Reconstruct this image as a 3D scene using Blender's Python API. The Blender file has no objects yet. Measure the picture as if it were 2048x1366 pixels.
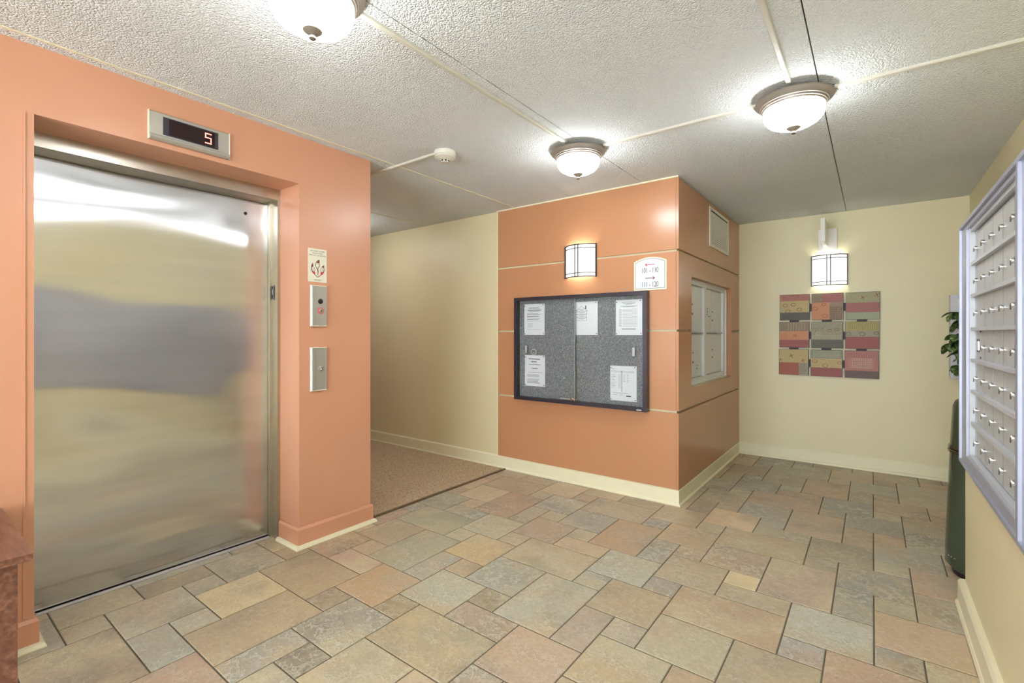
import bpy, bmesh, math, random
from mathutils import Vector, Matrix
PI = math.pi
S = bpy.context.scene
COL = S.collection
V = Vector

# ------------------------------------------------------------ camera, world, exposure
cam_d = bpy.data.cameras.new('camera'); cam = bpy.data.objects.new('camera', cam_d); COL.objects.link(cam)
FPX = 955.0; YAW = math.radians(37.05); HC = 1.27
cam_d.sensor_width = 36.0; cam_d.lens = FPX / 2048 * 36.0
cam_d.shift_y = -15.0 / 2048
cam_d.clip_start = 0.02
cam.location = (0, 0, HC); cam.rotation_euler = (PI / 2, 0, YAW)
S.camera = cam
w = bpy.data.worlds.new('world'); S.world = w; w.use_nodes = True
w.node_tree.nodes['Background'].inputs[0].default_value = (0.86, 0.92, 1, 1)
w.node_tree.nodes['Background'].inputs[1].default_value = 9.0
S.view_settings.view_transform = 'Standard'; S.view_settings.look = 'None'
S.view_settings.gamma = 1.0; S.view_settings.use_curve_mapping = False
S.view_settings.exposure = 0.74
LAMP = 24.0; SCONCE = 1.1      # radiance of the glass bowls and of the wall lamps' diffusers
CH = 2.44                      # ceiling height

# ------------------------------------------------------------ materials
def srgb(r, g, b):
    f = lambda c: (c / 255 / 12.92) if c / 255 <= 0.04045 else ((c / 255 + 0.055) / 1.055) ** 2.4
    return (f(r), f(g), f(b), 1)
class M:
    def __init__(s, name):
        s.m = bpy.data.materials.new(name); s.m.use_nodes = True
        s.t = s.m.node_tree; s.n = s.t.nodes; s.b = s.n['Principled BSDF']; s._c = None
    def set(s, **k):
        for a, v in k.items():
            s.b.inputs[a.replace('_', ' ')].default_value = v
        return s
    def node(s, typ, **k):
        n = s.n.new(typ)
        for a, v in k.items():
            if a in n.inputs.keys() : n.inputs[a].default_value = v
            else: setattr(n, a, v)
        return n
    def link(s, a, b): s.t.links.new(a, b)
    def coord(s):
        if not s._c: s._c = s.node('ShaderNodeTexCoord')
        return s._c.outputs['Object']
    def noise(s, scale, detail=3, rough=0.5, vec=None, stretch=None):
        n = s.node('ShaderNodeTexNoise'); n.inputs['Scale'].default_value = scale
        n.inputs['Detail'].default_value = detail; n.inputs['Roughness'].default_value = rough
        v = vec if vec is not None else s.coord()
        if stretch:
            mp = s.node('ShaderNodeMapping'); mp.inputs['Scale'].default_value = stretch
            s.link(v, mp.inputs['Vector']); v = mp.outputs[0]
        s.link(v, n.inputs['Vector']); return n.outputs['Fac']
    def ramp(s, fac, stops):
        r = s.node('ShaderNodeValToRGB'); e = r.color_ramp.elements
        while len(e) < len(stops): e.new(0.5)
        for i, (p, c) in enumerate(stops): e[i].position = p; e[i].color = c if len(c) == 4 else (*c, 1)
        s.link(fac, r.inputs[0]); return r.outputs[0]
    def mix(s, fac, a, b, mode='MIX'):
        n = s.node('ShaderNodeMix', data_type='RGBA', blend_type=mode)
        for k, v in ((0, fac), (6, a), (7, b)):
            if isinstance(v, (int, float, tuple)): n.inputs[k].default_value = v
            else: s.link(v, n.inputs[k])
        return n.outputs[2]
    def math(s, op, a, b=0.0):
        n = s.node('ShaderNodeMath', operation=op)
        for k, v in ((0, a), (1, b)):
            if isinstance(v, (int, float)): n.inputs[k].default_value = v
            else: s.link(v, n.inputs[k])
        return n.outputs[0]
    def bump(s, h, strength=0.3, dist=0.002):
        n = s.node('ShaderNodeBump'); n.inputs['Strength'].default_value = strength
        n.inputs['Distance'].default_value = dist
        s.link(h, n.inputs['Height']); s.link(n.outputs[0], s.b.inputs['Normal']); return n
def plain(name, col, rough=0.5, metal=0.0, var=0.06, nscale=8, bump=0.0, bscale=200, **k):
    m = M(name); m.set(Roughness=rough, Metallic=metal, **k)
    d = tuple(c * (1 - var) for c in col[:3]) + (1,)
    l = tuple(min(1, c * (1 + var)) for c in col[:3]) + (1,)
    m.link(m.ramp(m.noise(nscale, 4), [(0.3, d), (0.7, l)]), m.b.inputs['Base Color'])
    if bump: m.bump(m.noise(bscale, 2), bump, 0.001)
    return m.m
def glow(name, col, strength):
    m = M(name); m.set(Base_Color=(0.9, 0.9, 0.9, 1), Emission_Color=col, Emission_Strength=strength, Roughness=0.3)
    return m.m

cream = plain('cream_wall_paint', srgb(224, 214, 174), 0.45, var=0.02, nscale=2, bump=0.12, bscale=120)
cream_trim = plain('cream_gloss_trim', srgb(230, 224, 190), 0.3, var=0.02)
orange_paint = plain('orange_wall_paint', srgb(205, 149, 118), 0.3, var=0.03, nscale=2, bump=0.15, bscale=60)
orange_lam = plain('orange_laminate', srgb(189, 136, 98), 0.24, var=0.025, nscale=1.2)
white_plastic = plain('white_plastic', srgb(235, 233, 225), 0.4, var=0.02)
beige_plastic = plain('beige_plastic', srgb(208, 205, 190), 0.4, var=0.03)
black = plain('black', srgb(22, 22, 24), 0.4)
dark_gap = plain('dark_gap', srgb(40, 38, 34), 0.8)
bronze = plain('aged_bronze', srgb(136, 126, 114), 0.45, 0.5)
iron = plain('dark_bronze_iron', srgb(84, 76, 72), 0.4, 0.5)
alum = plain('aluminium', srgb(172, 176, 190), 0.4, 0.5, var=0.02)
silver_paint = plain('silver_painted_metal', srgb(192, 195, 200), 0.4, 0.2, var=0.03)
door_paint = plain('mailbox_door_grey', srgb(182, 184, 182), 0.42, 0.15, var=0.04)
locker_paint = plain('locker_light_grey', srgb(222, 225, 226), 0.4, 0.1, var=0.02)
chrome = plain('chrome', srgb(225, 225, 228), 0.12, 1.0, var=0.02)
lock_face = plain('lock_keyway', srgb(90, 84, 74), 0.35, 0.8)
nickel = plain('brushed_nickel', srgb(180, 176, 166), 0.45, 0.6, var=0.04)
sill_m = plain('sill_aluminium', srgb(225, 222, 222), 0.35, 0.4)
gunmetal = plain('gunmetal_frame', srgb(72, 70, 78), 0.25, 0.5)
paper_m = plain('white_paper', srgb(226, 228, 232), 0.7, var=0.01)
ink = plain('print_grey', srgb(96, 98, 106), 0.8)
ink_dark = plain('print_dark', srgb(45, 45, 50), 0.8)
red_ink = plain('red_print', srgb(196, 60, 64), 0.6)
maroon_ink = plain('maroon_print', srgb(120, 50, 52), 0.6)
pinkred = plain('pink_red_ring', srgb(205, 110, 115), 0.4)
sign_m = plain('cream_sign_plastic', srgb(226, 222, 200), 0.5, var=0.01)
sign_white = plain('white_sign_face', srgb(214, 217, 224), 0.45, var=0.01)
can_m = plain('dark_green_enamel', srgb(80, 92, 74), 0.18, 0.45)
can_ring = plain('can_chrome_band', srgb(120, 124, 112), 0.15, 0.9)
led_m = glow('red_led', (1.0, 0.07, 0.02, 1), 3.2)
screen_m = plain('dark_red_display', srgb(34, 12, 12), 0.12)
grout_m = plain('dark_grout', srgb(104, 96, 80), 0.85, var=0.12, nscale=30)
strip_m = plain('brown_vinyl_strip', srgb(108, 88, 62), 0.5)
glass_lamp = glow('lit_white_glass', (0.93, 0.965, 1.0, 1), LAMP)
bulb_m = glow('lit_bulb', (1.0, 0.97, 0.9, 1), 24.0)
glass_sconce = glow('lit_sconce_glass', (0.95, 0.975, 1.0, 1), SCONCE)
soil_m = plain('potting_soil', srgb(60, 46, 36), 0.9)
terra = plain('brown_glazed_pot', srgb(96, 66, 48), 0.35)
stem_m = plain('green_brown_stem', srgb(92, 100, 62), 0.6)
table_dark = plain('grey_laminate_table', srgb(150, 146, 138), 0.4)

def ceiling_mat():
    m = M('popcorn_ceiling'); m.set(Roughness=0.9)
    v = m.node('ShaderNodeTexVoronoi'); v.inputs['Scale'].default_value = 125; v.inputs['Randomness'].default_value = 1
    m.link(m.coord(), v.inputs['Vector'])
    n = m.noise(230, 2)
    h = m.math('SUBTRACT', m.math('MULTIPLY', n, 0.8), v.outputs['Distance'])
    m.bump(h, 1.0, 0.009)
    base = m.ramp(m.noise(1.2, 2), [(0.3, srgb(232, 236, 234)), (0.7, srgb(240, 243, 241))])
    m.link(base, m.b.inputs['Base Color']); return m.m
popcorn = ceiling_mat()

def carpet_mat():
    m = M('brown_speckled_carpet'); m.set(Roughness=0.95)
    c = m.ramp(m.noise(170, 3, 0.8), [(0.36, srgb(122, 96, 68)), (0.5, srgb(188, 162, 128)), (0.64, srgb(236, 218, 188))])
    m.link(c, m.b.inputs['Base Color']); m.bump(m.noise(320, 3), 0.8, 0.004); return m.m
carpet_m = carpet_mat()

def steel_mat():
    m = M('brushed_stainless_steel')
    m.set(Metallic=1.0, Roughness=0.165, Anisotropic=1.0)
    t = m.node('ShaderNodeTangent', direction_type='RADIAL', axis='Z'); m.link(t.outputs[0], m.b.inputs['Tangent'])
    c = m.ramp(m.noise(1.0, 2, stretch=(1, 1, 14)), [(0.3, srgb(203, 204, 206)), (0.7, srgb(211, 212, 214))])
    m.link(c, m.b.inputs['Base Color'])
    big = m.noise(1.0, 0, 0.4, stretch=(1, 1.7, 2.6))
    m.bump(big, 1.0, 0.019)
    return m.m
steel = steel_mat()
steel_frame = plain('steel_frame', srgb(196, 190, 176), 0.28, 1.0, var=0.03)

def wood_mat():
    m = M('brown_stained_wood'); m.set(Roughness=0.35)
    g = m.noise(6, 6, 0.6, stretch=(1.0, 9, 9))
    m.link(m.ramp(g, [(0.3, srgb(92, 58, 46)), (0.55, srgb(126, 84, 66)), (0.75, srgb(158, 116, 94))]), m.b.inputs['Base Color'])
    m.bump(g, 0.15, 0.001); return m.m
wood = wood_mat()

def tile_mat():
    m = M('slate_tile')
    oi = m.node('ShaderNodeObjectInfo')
    off = m.node('ShaderNodeVectorMath', operation='SCALE'); off.inputs[0].default_value = (37.0, 53.0, 71.0)
    m.link(oi.outputs['Random'], off.inputs['Scale'])
    add = m.node('ShaderNodeVectorMath', operation='ADD'); m.link(m.coord(), add.inputs[0]); m.link(off.outputs[0], add.inputs[1])
    vec = add.outputs[0]
    cloud = m.noise(4.2, 3, 0.5, vec)
    cloud2 = m.noise(3.1, 2, 0.5, vec, stretch=(1, 1, 1))
    accent = m.ramp(m.math('FRACT', m.math('MULTIPLY', oi.outputs['Random'], 7.31)),
                    [(0.0, srgb(196, 176, 138)), (0.35, srgb(182, 160, 128)), (0.6, srgb(202, 190, 154)), (0.85, srgb(170, 164, 144)), (1.0, srgb(190, 160, 132))])
    f = m.ramp(cloud, [(0.44, (0, 0, 0)), (0.64, (1, 1, 1))])
    col = m.mix(m.math('MULTIPLY', f, 0.72), oi.outputs['Color'], accent)
    f2 = m.ramp(cloud2, [(0.3, (1, 1, 1)), (0.46, (0, 0, 0))])
    col = m.mix(m.math('MULTIPLY', f2, 0.45), col, srgb(132, 126, 112))
    # slate veins: thin contour lines of a warped noise, only where the tile is rough
    vn = m.noise(14, 8, 0.62, vec)
    vein = m.math('SUBTRACT', 1.0, m.math('MULTIPLY', m.math('ABSOLUTE', m.math('SUBTRACT', vn, 0.5)), 21.0))
    vein = m.math('MAXIMUM', vein, 0.0)
    mask = m.ramp(m.noise(5, 2, 0.5, vec), [(0.45, (0, 0, 0)), (0.62, (1, 1, 1))])
    rough_amt = m.math('ADD', m.math('MULTIPLY', oi.outputs['Alpha'], 1.0), 0.18)
    vm = m.math('MULTIPLY', m.math('MULTIPLY', vein, m.math('ADD', m.math('MULTIPLY', mask, 0.7), 0.3)), rough_amt)
    col = m.mix(m.math('MULTIPLY', vm, 0.75), col, srgb(222, 216, 196))
    fine = m.noise(60, 4, 0.7, vec)
    col = m.mix(0.25, col, m.ramp(fine, [(0.3, (0.25, 0.25, 0.23)), (0.7, (0.75, 0.73, 0.7))]), 'OVERLAY')
    m.link(col, m.b.inputs['Base Color'])
    h = m.math('ADD', m.math('MULTIPLY', vm, 0.8), m.math('MULTIPLY', fine, 0.25))
    h = m.math('ADD', h, m.math('MULTIPLY', m.math('MULTIPLY', m.noise(28, 5, 0.7, vec), oi.outputs['Alpha']), 1.4))
    m.bump(h, 0.8, 0.005)
    m.set(Roughness=0.42); return m.m
tile_m = tile_mat()

def felt_mat():
    m = M('grey_felt'); m.set(Roughness=0.95)
    n = m.noise(130, 4, 0.8)
    m.link(m.ramp(n, [(0.36, srgb(92, 94, 98)), (0.5, srgb(122, 125, 128)), (0.66, srgb(168, 171, 172))]), m.b.inputs['Base Color'])
    m.bump(n, 0.4, 0.001); return m.m
felt = felt_mat()

def pane_mat():
    m = M('clear_glass'); t = m.t
    tr = m.node('ShaderNodeBsdfTransparent'); tr.inputs[0].default_value = (0.985, 0.992, 0.985, 1)
    gl = m.node('ShaderNodeBsdfGlossy'); gl.inputs['Roughness'].default_value = 0.02
    fr = m.node('ShaderNodeFresnel'); fr.inputs[0].default_value = 1.25
    mx = m.node('ShaderNodeMixShader'); m.link(fr.outputs[0], mx.inputs[0]); m.link(tr.outputs[0], mx.inputs[1]); m.link(gl.outputs[0], mx.inputs[2])
    m.link(mx.outputs[0], m.n['Material Output'].inputs['Surface']); return m.m
pane_m = pane_mat()

def leaf_mat():
    m = M('variegated_leaf'); m.set(Roughness=0.35)
    m.link(m.ramp(m.noise(22, 3), [(0.4, srgb(62, 92, 50)), (0.55, srgb(104, 136, 72)), (0.68, srgb(196, 204, 148))]), m.b.inputs['Base Color'])
    return m.m
leaf_m = leaf_mat()

def art_mat(name, a, b, stretch=(30, 1, 6)):
    m = M(name); m.set(Roughness=0.6)
    m.link(m.ramp(m.noise(6, 5, 0.7, stretch=stretch), [(0.38, a), (0.62, b)]), m.b.inputs['Base Color']); return m.m

# ------------------------------------------------------------ object helpers
W = {}          # world position of every object
def wl(o): return W.get(o.name, V((0, 0, 0))) if o else V((0, 0, 0))
def empty(name, loc, label=None, cat=None, group=None, kind=None, parent=None):
    o = bpy.data.objects.new(name, None); COL.objects.link(o); o.empty_display_size = 0.1
    W[o.name] = V(loc); o.parent = parent; o.location = V(loc) - wl(parent)
    tag(o, label, cat, group, kind); return o
def tag(o, label=None, cat=None, group=None, kind=None):
    for k, v in (('label', label), ('category', cat), ('group', group), ('kind', kind)):
        if v: o[k] = v
    return o
def put(name, bm, mat, parent=None, smooth=None, label=None, bevel=0, seg=1, kind=None):
    if bevel:
        bmesh.ops.bevel(bm, geom=[e for e in bm.edges if len(e.link_faces) == 2 and e.calc_face_angle(0) > 0.6], offset=bevel, segments=seg, profile=0.5, affect='EDGES')
    bmesh.ops.recalc_face_normals(bm, faces=bm.faces[:])
    lo = V([min(v.co[i] for v in bm.verts) for i in range(3)]); hi = V([max(v.co[i] for v in bm.verts) for i in range(3)])
    c = (lo + hi) / 2
    for v in bm.verts: v.co -= c
    me = bpy.data.meshes.new(name); bm.to_mesh(me); bm.free()
    mats = mat if isinstance(mat, (list, tuple)) else [mat]
    for m in mats: me.materials.append(m)
    if smooth is not None:
        for p in me.polygons: p.use_smooth = True
        try: me.set_sharp_from_angle(angle=math.radians(smooth))
        except Exception: pass
    o = bpy.data.objects.new(name, me); COL.objects.link(o)
    W[o.name] = c; o.parent = parent; o.location = c - wl(parent)
    tag(o, label, None, None, kind); return o
def box(bm, x0, x1, y0, y1, z0, z1, mi=0):
    xs = sorted((x0, x1)); ys = sorted((y0, y1)); zs = sorted((z0, z1))
    vs = [bm.verts.new((x, y, z)) for x in xs for y in ys for z in zs]
    for f in ((0, 1, 3, 2), (4, 6, 7, 5), (0, 4, 5, 1), (2, 3, 7, 6), (0, 2, 6, 4), (1, 5, 7, 3)):
        fc = bm.faces.new([vs[i] for i in f]); fc.material_index = mi
    return vs
def bx(name, b, mat, parent=None, bevel=0, seg=1, label=None, kind=None):
    bm = bmesh.new(); box(bm, *b); return put(name, bm, mat, parent, 40 if seg > 1 else None, label, bevel, seg, kind)
def boxes(name, bl, mat, parent=None, label=None, kind=None, bevel=0):
    bm = bmesh.new()
    for b in bl: box(bm, *b)
    return put(name, bm, mat, parent, None, label, bevel, 1, kind)
def lathe(bm, prof, c=(0, 0, 0), seg=32, axis='Z', R=None):
    """prof = [(r, h)], about axis through c; R maps local (x,y,z) to world"""
    rings = []
    for r, h in prof:
        if r < 1e-5: rings.append([(0, 0, h)])
        else: rings.append([(r * math.cos(2 * PI * i / seg), r * math.sin(2 * PI * i / seg), h) for i in range(seg)])
    f = R if R else (lambda p: p)
    vr = [[bm.verts.new(V(f(p)) + V(c)) for p in ring] for ring in rings]
    for a, b in zip(vr, vr[1:]):
        for i in range(seg):
            j = (i + 1) % seg
            if len(a) == 1 and len(b) == 1: break
            if len(a) == 1: bm.faces.new((a[0], b[i], b[j]))
            elif len(b) == 1: bm.faces.new((a[i], a[j], b[0]))
            else: bm.faces.new((a[i], a[j], b[j], b[i]))
def disc(name, c, r, depth, facing, mat, parent, seg=16, label=None, prof=None):
    """short cylinder whose axis points along facing ('+x','-x','-y')"""
    m = {'+x': lambda p: (p[2], p[0], p[1]), '-x': lambda p: (-p[2], -p[0], p[1]), '-y': lambda p: (p[0], -p[2], p[1])}[facing]
    bm = bmesh.new(); lathe(bm, prof or [(0, 0), (r, 0), (r, depth * 0.8), (r * 0.85, depth), (0, depth)], c, seg, R=m)
    return put(name, bm, mat, parent, 40, label)
def tube(bm, pts, r, seg=8, cap=True):
    pts = [V(p) for p in pts]; rings = []
    rr = r if isinstance(r, (list, tuple)) else [r] * len(pts)
    for i, p in enumerate(pts):
        d = (pts[min(i + 1, len(pts) - 1)] - pts[max(i - 1, 0)]).normalized()
        a = d.cross(V((0, 0, 1)));
        if a.length < 0.01: a = d.cross(V((0, 1, 0)))
        a.normalize(); b = d.cross(a)
        rings.append([bm.verts.new(p + (a * math.cos(2 * PI * k / seg) + b * math.sin(2 * PI * k / seg)) * rr[i]) for k in range(seg)])
    for a, b in zip(rings, rings[1:]):
        for k in range(seg): bm.faces.new((a[k], a[(k + 1) % seg], b[(k + 1) % seg], b[k]))
    if cap: bm.faces.new(rings[0][::-1]); bm.faces.new(rings[-1])
def sweep(name, path, prof, mat, parent=None, side=1, kind=None, label=None, bm=None):
    """prof [(d, z)] swept along an xy path; d is measured to the left (side=1) or right of travel, with mitres"""
    own = bm is None
    if own: bm = bmesh.new()
    P = [V((x, y)) for x, y in path]; rings = []
    for i, p in enumerate(P):
        n = []
        for a, b in ((i - 1, i), (i, i + 1)):
            if a >= 0 and b < len(P):
                d = (P[b] - P[a]).normalized(); n.append(V((-d.y, d.x)) * side)
        if len(n) == 2:
            m = (n[0] + n[1]).normalized(); m = m / max(0.3, m.dot(n[0]))
        else: m = n[0]
        rings.append([bm.verts.new((p.x + m.x * d, p.y + m.y * d, z)) for d, z in prof])
    k = len(prof)
    for a, b in zip(rings, rings[1:]):
        for i in range(k): bm.faces.new((a[i], a[(i + 1) % k], b[(i + 1) % k], b[i]))
    bm.faces.new(rings[0][::-1]); bm.faces.new(rings[-1])
    if own: return put(name, bm, mat, parent, None, label, 0, 1, kind)
FR = {'+x': (V((0, 1, 0)), V((1, 0, 0))), '-x': (V((0, -1, 0)), V((-1, 0, 0))), '-y': (V((1, 0, 0)), V((0, -1, 0))), '+y': (V((-1, 0, 0)), V((0, 1, 0)))}
def flat(name, polys, o, facing, mat, parent, h=0.0008, label=None):
    """thin raised print: polys in (u, v) metres on a surface through o"""
    R, N = FR[facing]; U = V((0, 0, 1)); bm = bmesh.new()
    for p in polys:
        a = [bm.verts.new(V(o) + R * u + U * v) for u, v in p]
        b = [bm.verts.new(V(o) + R * u + U * v + N * h) for u, v in p]
        bm.faces.new(b); bm.faces.new(a[::-1])
        for i in range(len(p)): j = (i + 1) % len(p); bm.faces.new((a[i], a[j], b[j], b[i]))
    return put(name, bm, mat, parent, None, label)
def rect(u0, u1, v0, v1): return [(u0, v0), (u1, v0), (u1, v1), (u0, v1)]
def seg(u0, v0, u1, v1, t):
    d = V((u1 - u0, v1 - v0)); n = V((-d.y, d.x)).normalized() * t / 2
    return [(u0 - n.x, v0 - n.y), (u1 - n.x, v1 - n.y), (u1 + n.x, v1 + n.y), (u0 + n.x, v0 + n.y)]
def ringp(u, v, ru, rv, t, n=16, a0=0, a1=2 * PI):
    out = []
    for i in range(n):
        p, q = a0 + (a1 - a0) * i / n, a0 + (a1 - a0) * (i + 1) / n
        out.append([(u + (ru - t) * math.cos(p), v + (rv - t) * math.sin(p)), (u + ru * math.cos(p), v + rv * math.sin(p)),
                    (u + ru * math.cos(q), v + rv * math.sin(q)), (u + (ru - t) * math.cos(q), v + (rv - t) * math.sin(q))])
    return out
def text(name, s, size, o, facing, mat, parent, rot=0, h=0.0006, sx=1.0):
    """centred lettering as a mesh"""
    cu = bpy.data.curves.new(name, 'FONT'); cu.body = s; cu.size = size; cu.align_x = 'CENTER'; cu.align_y = 'CENTER'
    cu.extrude = 0; cu.resolution_u = 2
    t = bpy.data.objects.new('tmp', cu); COL.objects.link(t)
    me = bpy.data.meshes.new_from_object(t)
    bpy.data.objects.remove(t); R, N = FR[facing]; U = V((0, 0, 1))
    ca, sa = math.cos(rot), math.sin(rot)
    bm = bmesh.new(); bm.from_mesh(me); bpy.data.meshes.remove(me)
    for v in bm.verts:
        x, y = v.co.x * sx, v.co.y; x, y = x * ca - y * sa, x * sa + y * ca
        v.co = V(o) + R * x + U * y + N * h
    return put(name, bm, mat, parent)
def dup(o, delta, parent=None, top=True):
    c = o.copy(); COL.objects.link(c); c.parent = parent
    if top: c.location = o.location + V(delta)
    W[c.name] = wl(o) + V(delta)
    for ch in list(kids(o)): dup(ch, delta, c, False)
    return c
def kids(o): return [x for x in COL.objects if x.parent == o]

# ------------------------------------------------------------ structure
XL, XD, YK, XK, YB, XR, XM, YM = -2.71, -3.03, 3.57, -1.16, 5.55, 0.655, 0.345, 3.045
YF, XW = -3.2, -8.5
ST = 'structure'
# left (elevator) wall with the recess of the lift
wall_left = boxes('wall_left', [(-3.35, XL, YF, 0.377, 0, CH), (-3.35, XL, 1.497, 2.0, 0, CH), (-3.35, XL, 0.377, 1.497, 2.161, CH),
                                (-3.45, -3.10, 0.2, 1.7, 0, 2.161), (XW, -3.35, 1.9, 2.0, 0, CH)], orange_paint, kind=ST,
                  label='orange painted wall around the lift opening')
bx('corner_bead', (XL - 0.002, XL + 0.004, 0.345, 0.352, 0.13, 2.161), orange_paint, wall_left)
# kiosk: core wall, faced with laminate panels
wall_center = boxes('wall_center', [(-2.9, XK, YK, YK + 0.12, 0, CH), (XK - 0.12, XK, YK + 0.12, 3.86, 0, CH), (XK - 0.12, XK, 5.201, YB, 0, CH),
                                    (XK - 0.12, XK, 3.86, 5.201, 0, 0.842), (XK - 0.12, XK, 3.86, 5.201, 1.73, CH), (XK - 0.16, XK - 0.12, 3.8, 5.25, 0.8, 1.8)], cream, kind=ST,
                    label='boxed out wall section faced with orange panels')
ZP = [(0.118, 0.682), (0.700, 1.288), (1.304, 1.882), (1.900, 2.428)]
for z0, z1 in ZP:
    bx('wall_panel', (-2.845, XK + 0.002, YK - 0.022, YK, z0, z1), orange_lam, wall_center, 0.002)
YW0, YW1, ZW0, ZW1 = 3.86, 5.201, 0.842, 1.73
def side_panel(z0, z1):
    bl = []
    if z1 <= ZW0 or z0 >= ZW1: bl = [(YK - 0.022, YB, z0, z1)]
    else:
        bl = [(YK - 0.022, YW0, z0, z1), (YW1, YB, z0, z1)]
        if z0 < ZW0: bl.append((YW0, YW1, z0, ZW0))
        if z1 > ZW1: bl.append((YW0, YW1, ZW1, z1))
    bm = bmesh.new()
    for a in bl: box(bm, XK, XK + 0.02, *a)
    put('wall_panel', bm, orange_lam, wall_center, None, None, 0)
for z0, z1 in ZP: side_panel(z0, z1)
boxes('reveal', [(XK - .035, XK + .02, YW1 - .003, YW1, ZW0, ZW1), (XK - .035, XK + .02, YW0, YW1 - .003, ZW1 - .003, ZW1), (XK - .035, XK + .02, YW0, YW0 + .003, ZW0, ZW1 - .003)], orange_lam, wall_center)
bx('trim_1', (-2.86, XK + 0.02, YK - 0.03, YK, 2.428, CH), cream_trim, kind=ST)
wall_corridor = bx('wall_corridor', (XW, -2.9, YK, YK + 0.12, 0, CH), cream, kind=ST)
bx('trim_2', (-2.862, -2.845, YK - 0.022, YK, 0.12, 2.428), cream_trim, kind=ST)
wall_back = bx('wall_back', (XK - 0.3, XR + 0.15, YB, YB + 0.12, 0, CH), cream, kind=ST)
wall_right = boxes('wall_right', [(XR, XR + 0.12, YF, YB, 0, CH), (XM, XR, YF, YM, 0, 0.70), (XM, XR, YM - 0.115, YM, 0.70, 1.785),
                                  (XM, XR, YF, YM - 0.115, 1.745, 1.785), (XM + 0.10, XR, YF, YM - 0.115, 0.70, 1.745), (XM, XM + 0.1, YF, 0.3, 0.7, 1.745)], cream, kind=ST,
                   label='cream wall with a boxed out lower part holding the mailboxes')
wall_front = boxes('wall_front', [(-3.45, -2.6, YF - 0.12, YF, 0, CH), (0.55, XR + 0.12, YF - 0.12, YF, 0, CH), (-2.6, 0.55, YF - 0.12, YF, 2.3, CH), (-2.6, 0.55, YF - 0.12, YF, 0, 0.12)], cream, kind=ST)
fill_win = empty('fill_window_1', (-1.0, YF - 0.06, 0.12), 'added unseen glazing behind the camera for daylight fill', kind=ST)  # unseen glazing, added so the world light fills the lobby
boxes('fill_window_frame', [(x - 0.03, x + 0.03, YF - 0.09, YF - 0.03, 0.12, 2.3) for x in (-2.57, -1.55, -0.5, 0.52)] + [(-2.6, 0.55, YF - 0.09, YF - 0.03, 2.24, 2.3), (-2.6, 0.55, YF - 0.09, YF - 0.03, 0.12, 0.18)], steel_frame, fill_win)
for x in (-2.54, -1.52, -0.47): bx('pane', (x, x + (0.96 if x < -2 or x > -1 else 0.99), YF - 0.062, YF - 0.056, 0.18, 2.24), pane_m, fill_win)
wall_end = bx('wall_end', (XW - 0.12, XW, 1.9, YK + 0.12, 0, CH), cream, kind=ST)

# ceiling slabs with open joints
ceiling = bx('ceiling', (XW - 0.1, XR + 0.2, YF - 0.12, YB + 0.15, CH + 0.012, CH + 0.1), dark_gap, kind=ST)
xs = [XW - 0.1, -6.30, -5.08, -3.86, -2.64, -1.42, -0.20, XR + 0.2]
ys = [YF - 0.12, 0.0 - 0.02, 2.728, YB + 0.15]
for i in range(len(xs) - 1):
    yy = [YF - 0.12, 2.728, YB + 0.15] if i >= 4 else [YF - 0.12, YB + 0.15]
    for a, b in zip(yy, yy[1:]):
        bx('ceiling_slab', (xs[i] + 0.0025, xs[i + 1] - 0.0025, a + 0.002, b - 0.002, CH, CH + 0.012), popcorn, ceiling, 0.0015)
for xx in (-3.86, -2.64): bx('joint_bead', (xx - 0.006, xx + 0.006, YF + .1, YK - 0.001, CH - 0.003, CH + 0.004), cream_trim, ceiling)

# floor: grout bed and slate look tiles in a repeating pattern
floor = bx('floor', (XW, XR + 0.12, YF, YB, -0.1, -0.003), grout_m, kind=ST, label='floor of mottled slate look tiles')
TX, TY, X0 = 0.1548, 0.1532, -2.162
CELL = [(0, 2, 1, 1), (2, 3, 1, 1), (4, 5, 1, 1), (2, 0, 1, 1), (3, 2, 3, 2), (0, 3, 2, 2), (2, 4, 2, 2), (4, 4, 2, 1), (3, 0, 2, 2), (5, 5, 2, 3), (1, 5, 1, 2), (1, 1, 2, 2)]
REG = [(-2.70, XM - 0.02, YF, YK - 0.02), (XK + 0.03, XR, YK - 0.02, YB - 0.01), (XM - 0.03, XR, YM, YK), (-3.0, -2.70, 0.385, 1.49), (-2.745, -2.70, 2.0, YK - 0.02)]
rnd = random.Random(11)
PAL = [((170, 160, 136), .3), ((176, 158, 132), .2), ((162, 158, 142), .6), ((180, 154, 132), .3), ((158, 144, 122), .2), ((176, 170, 144), .4), ((150, 152, 144), .9), ((184, 166, 140), .2), ((162, 160, 148), .5), ((168, 146, 124), .4)]
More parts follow.
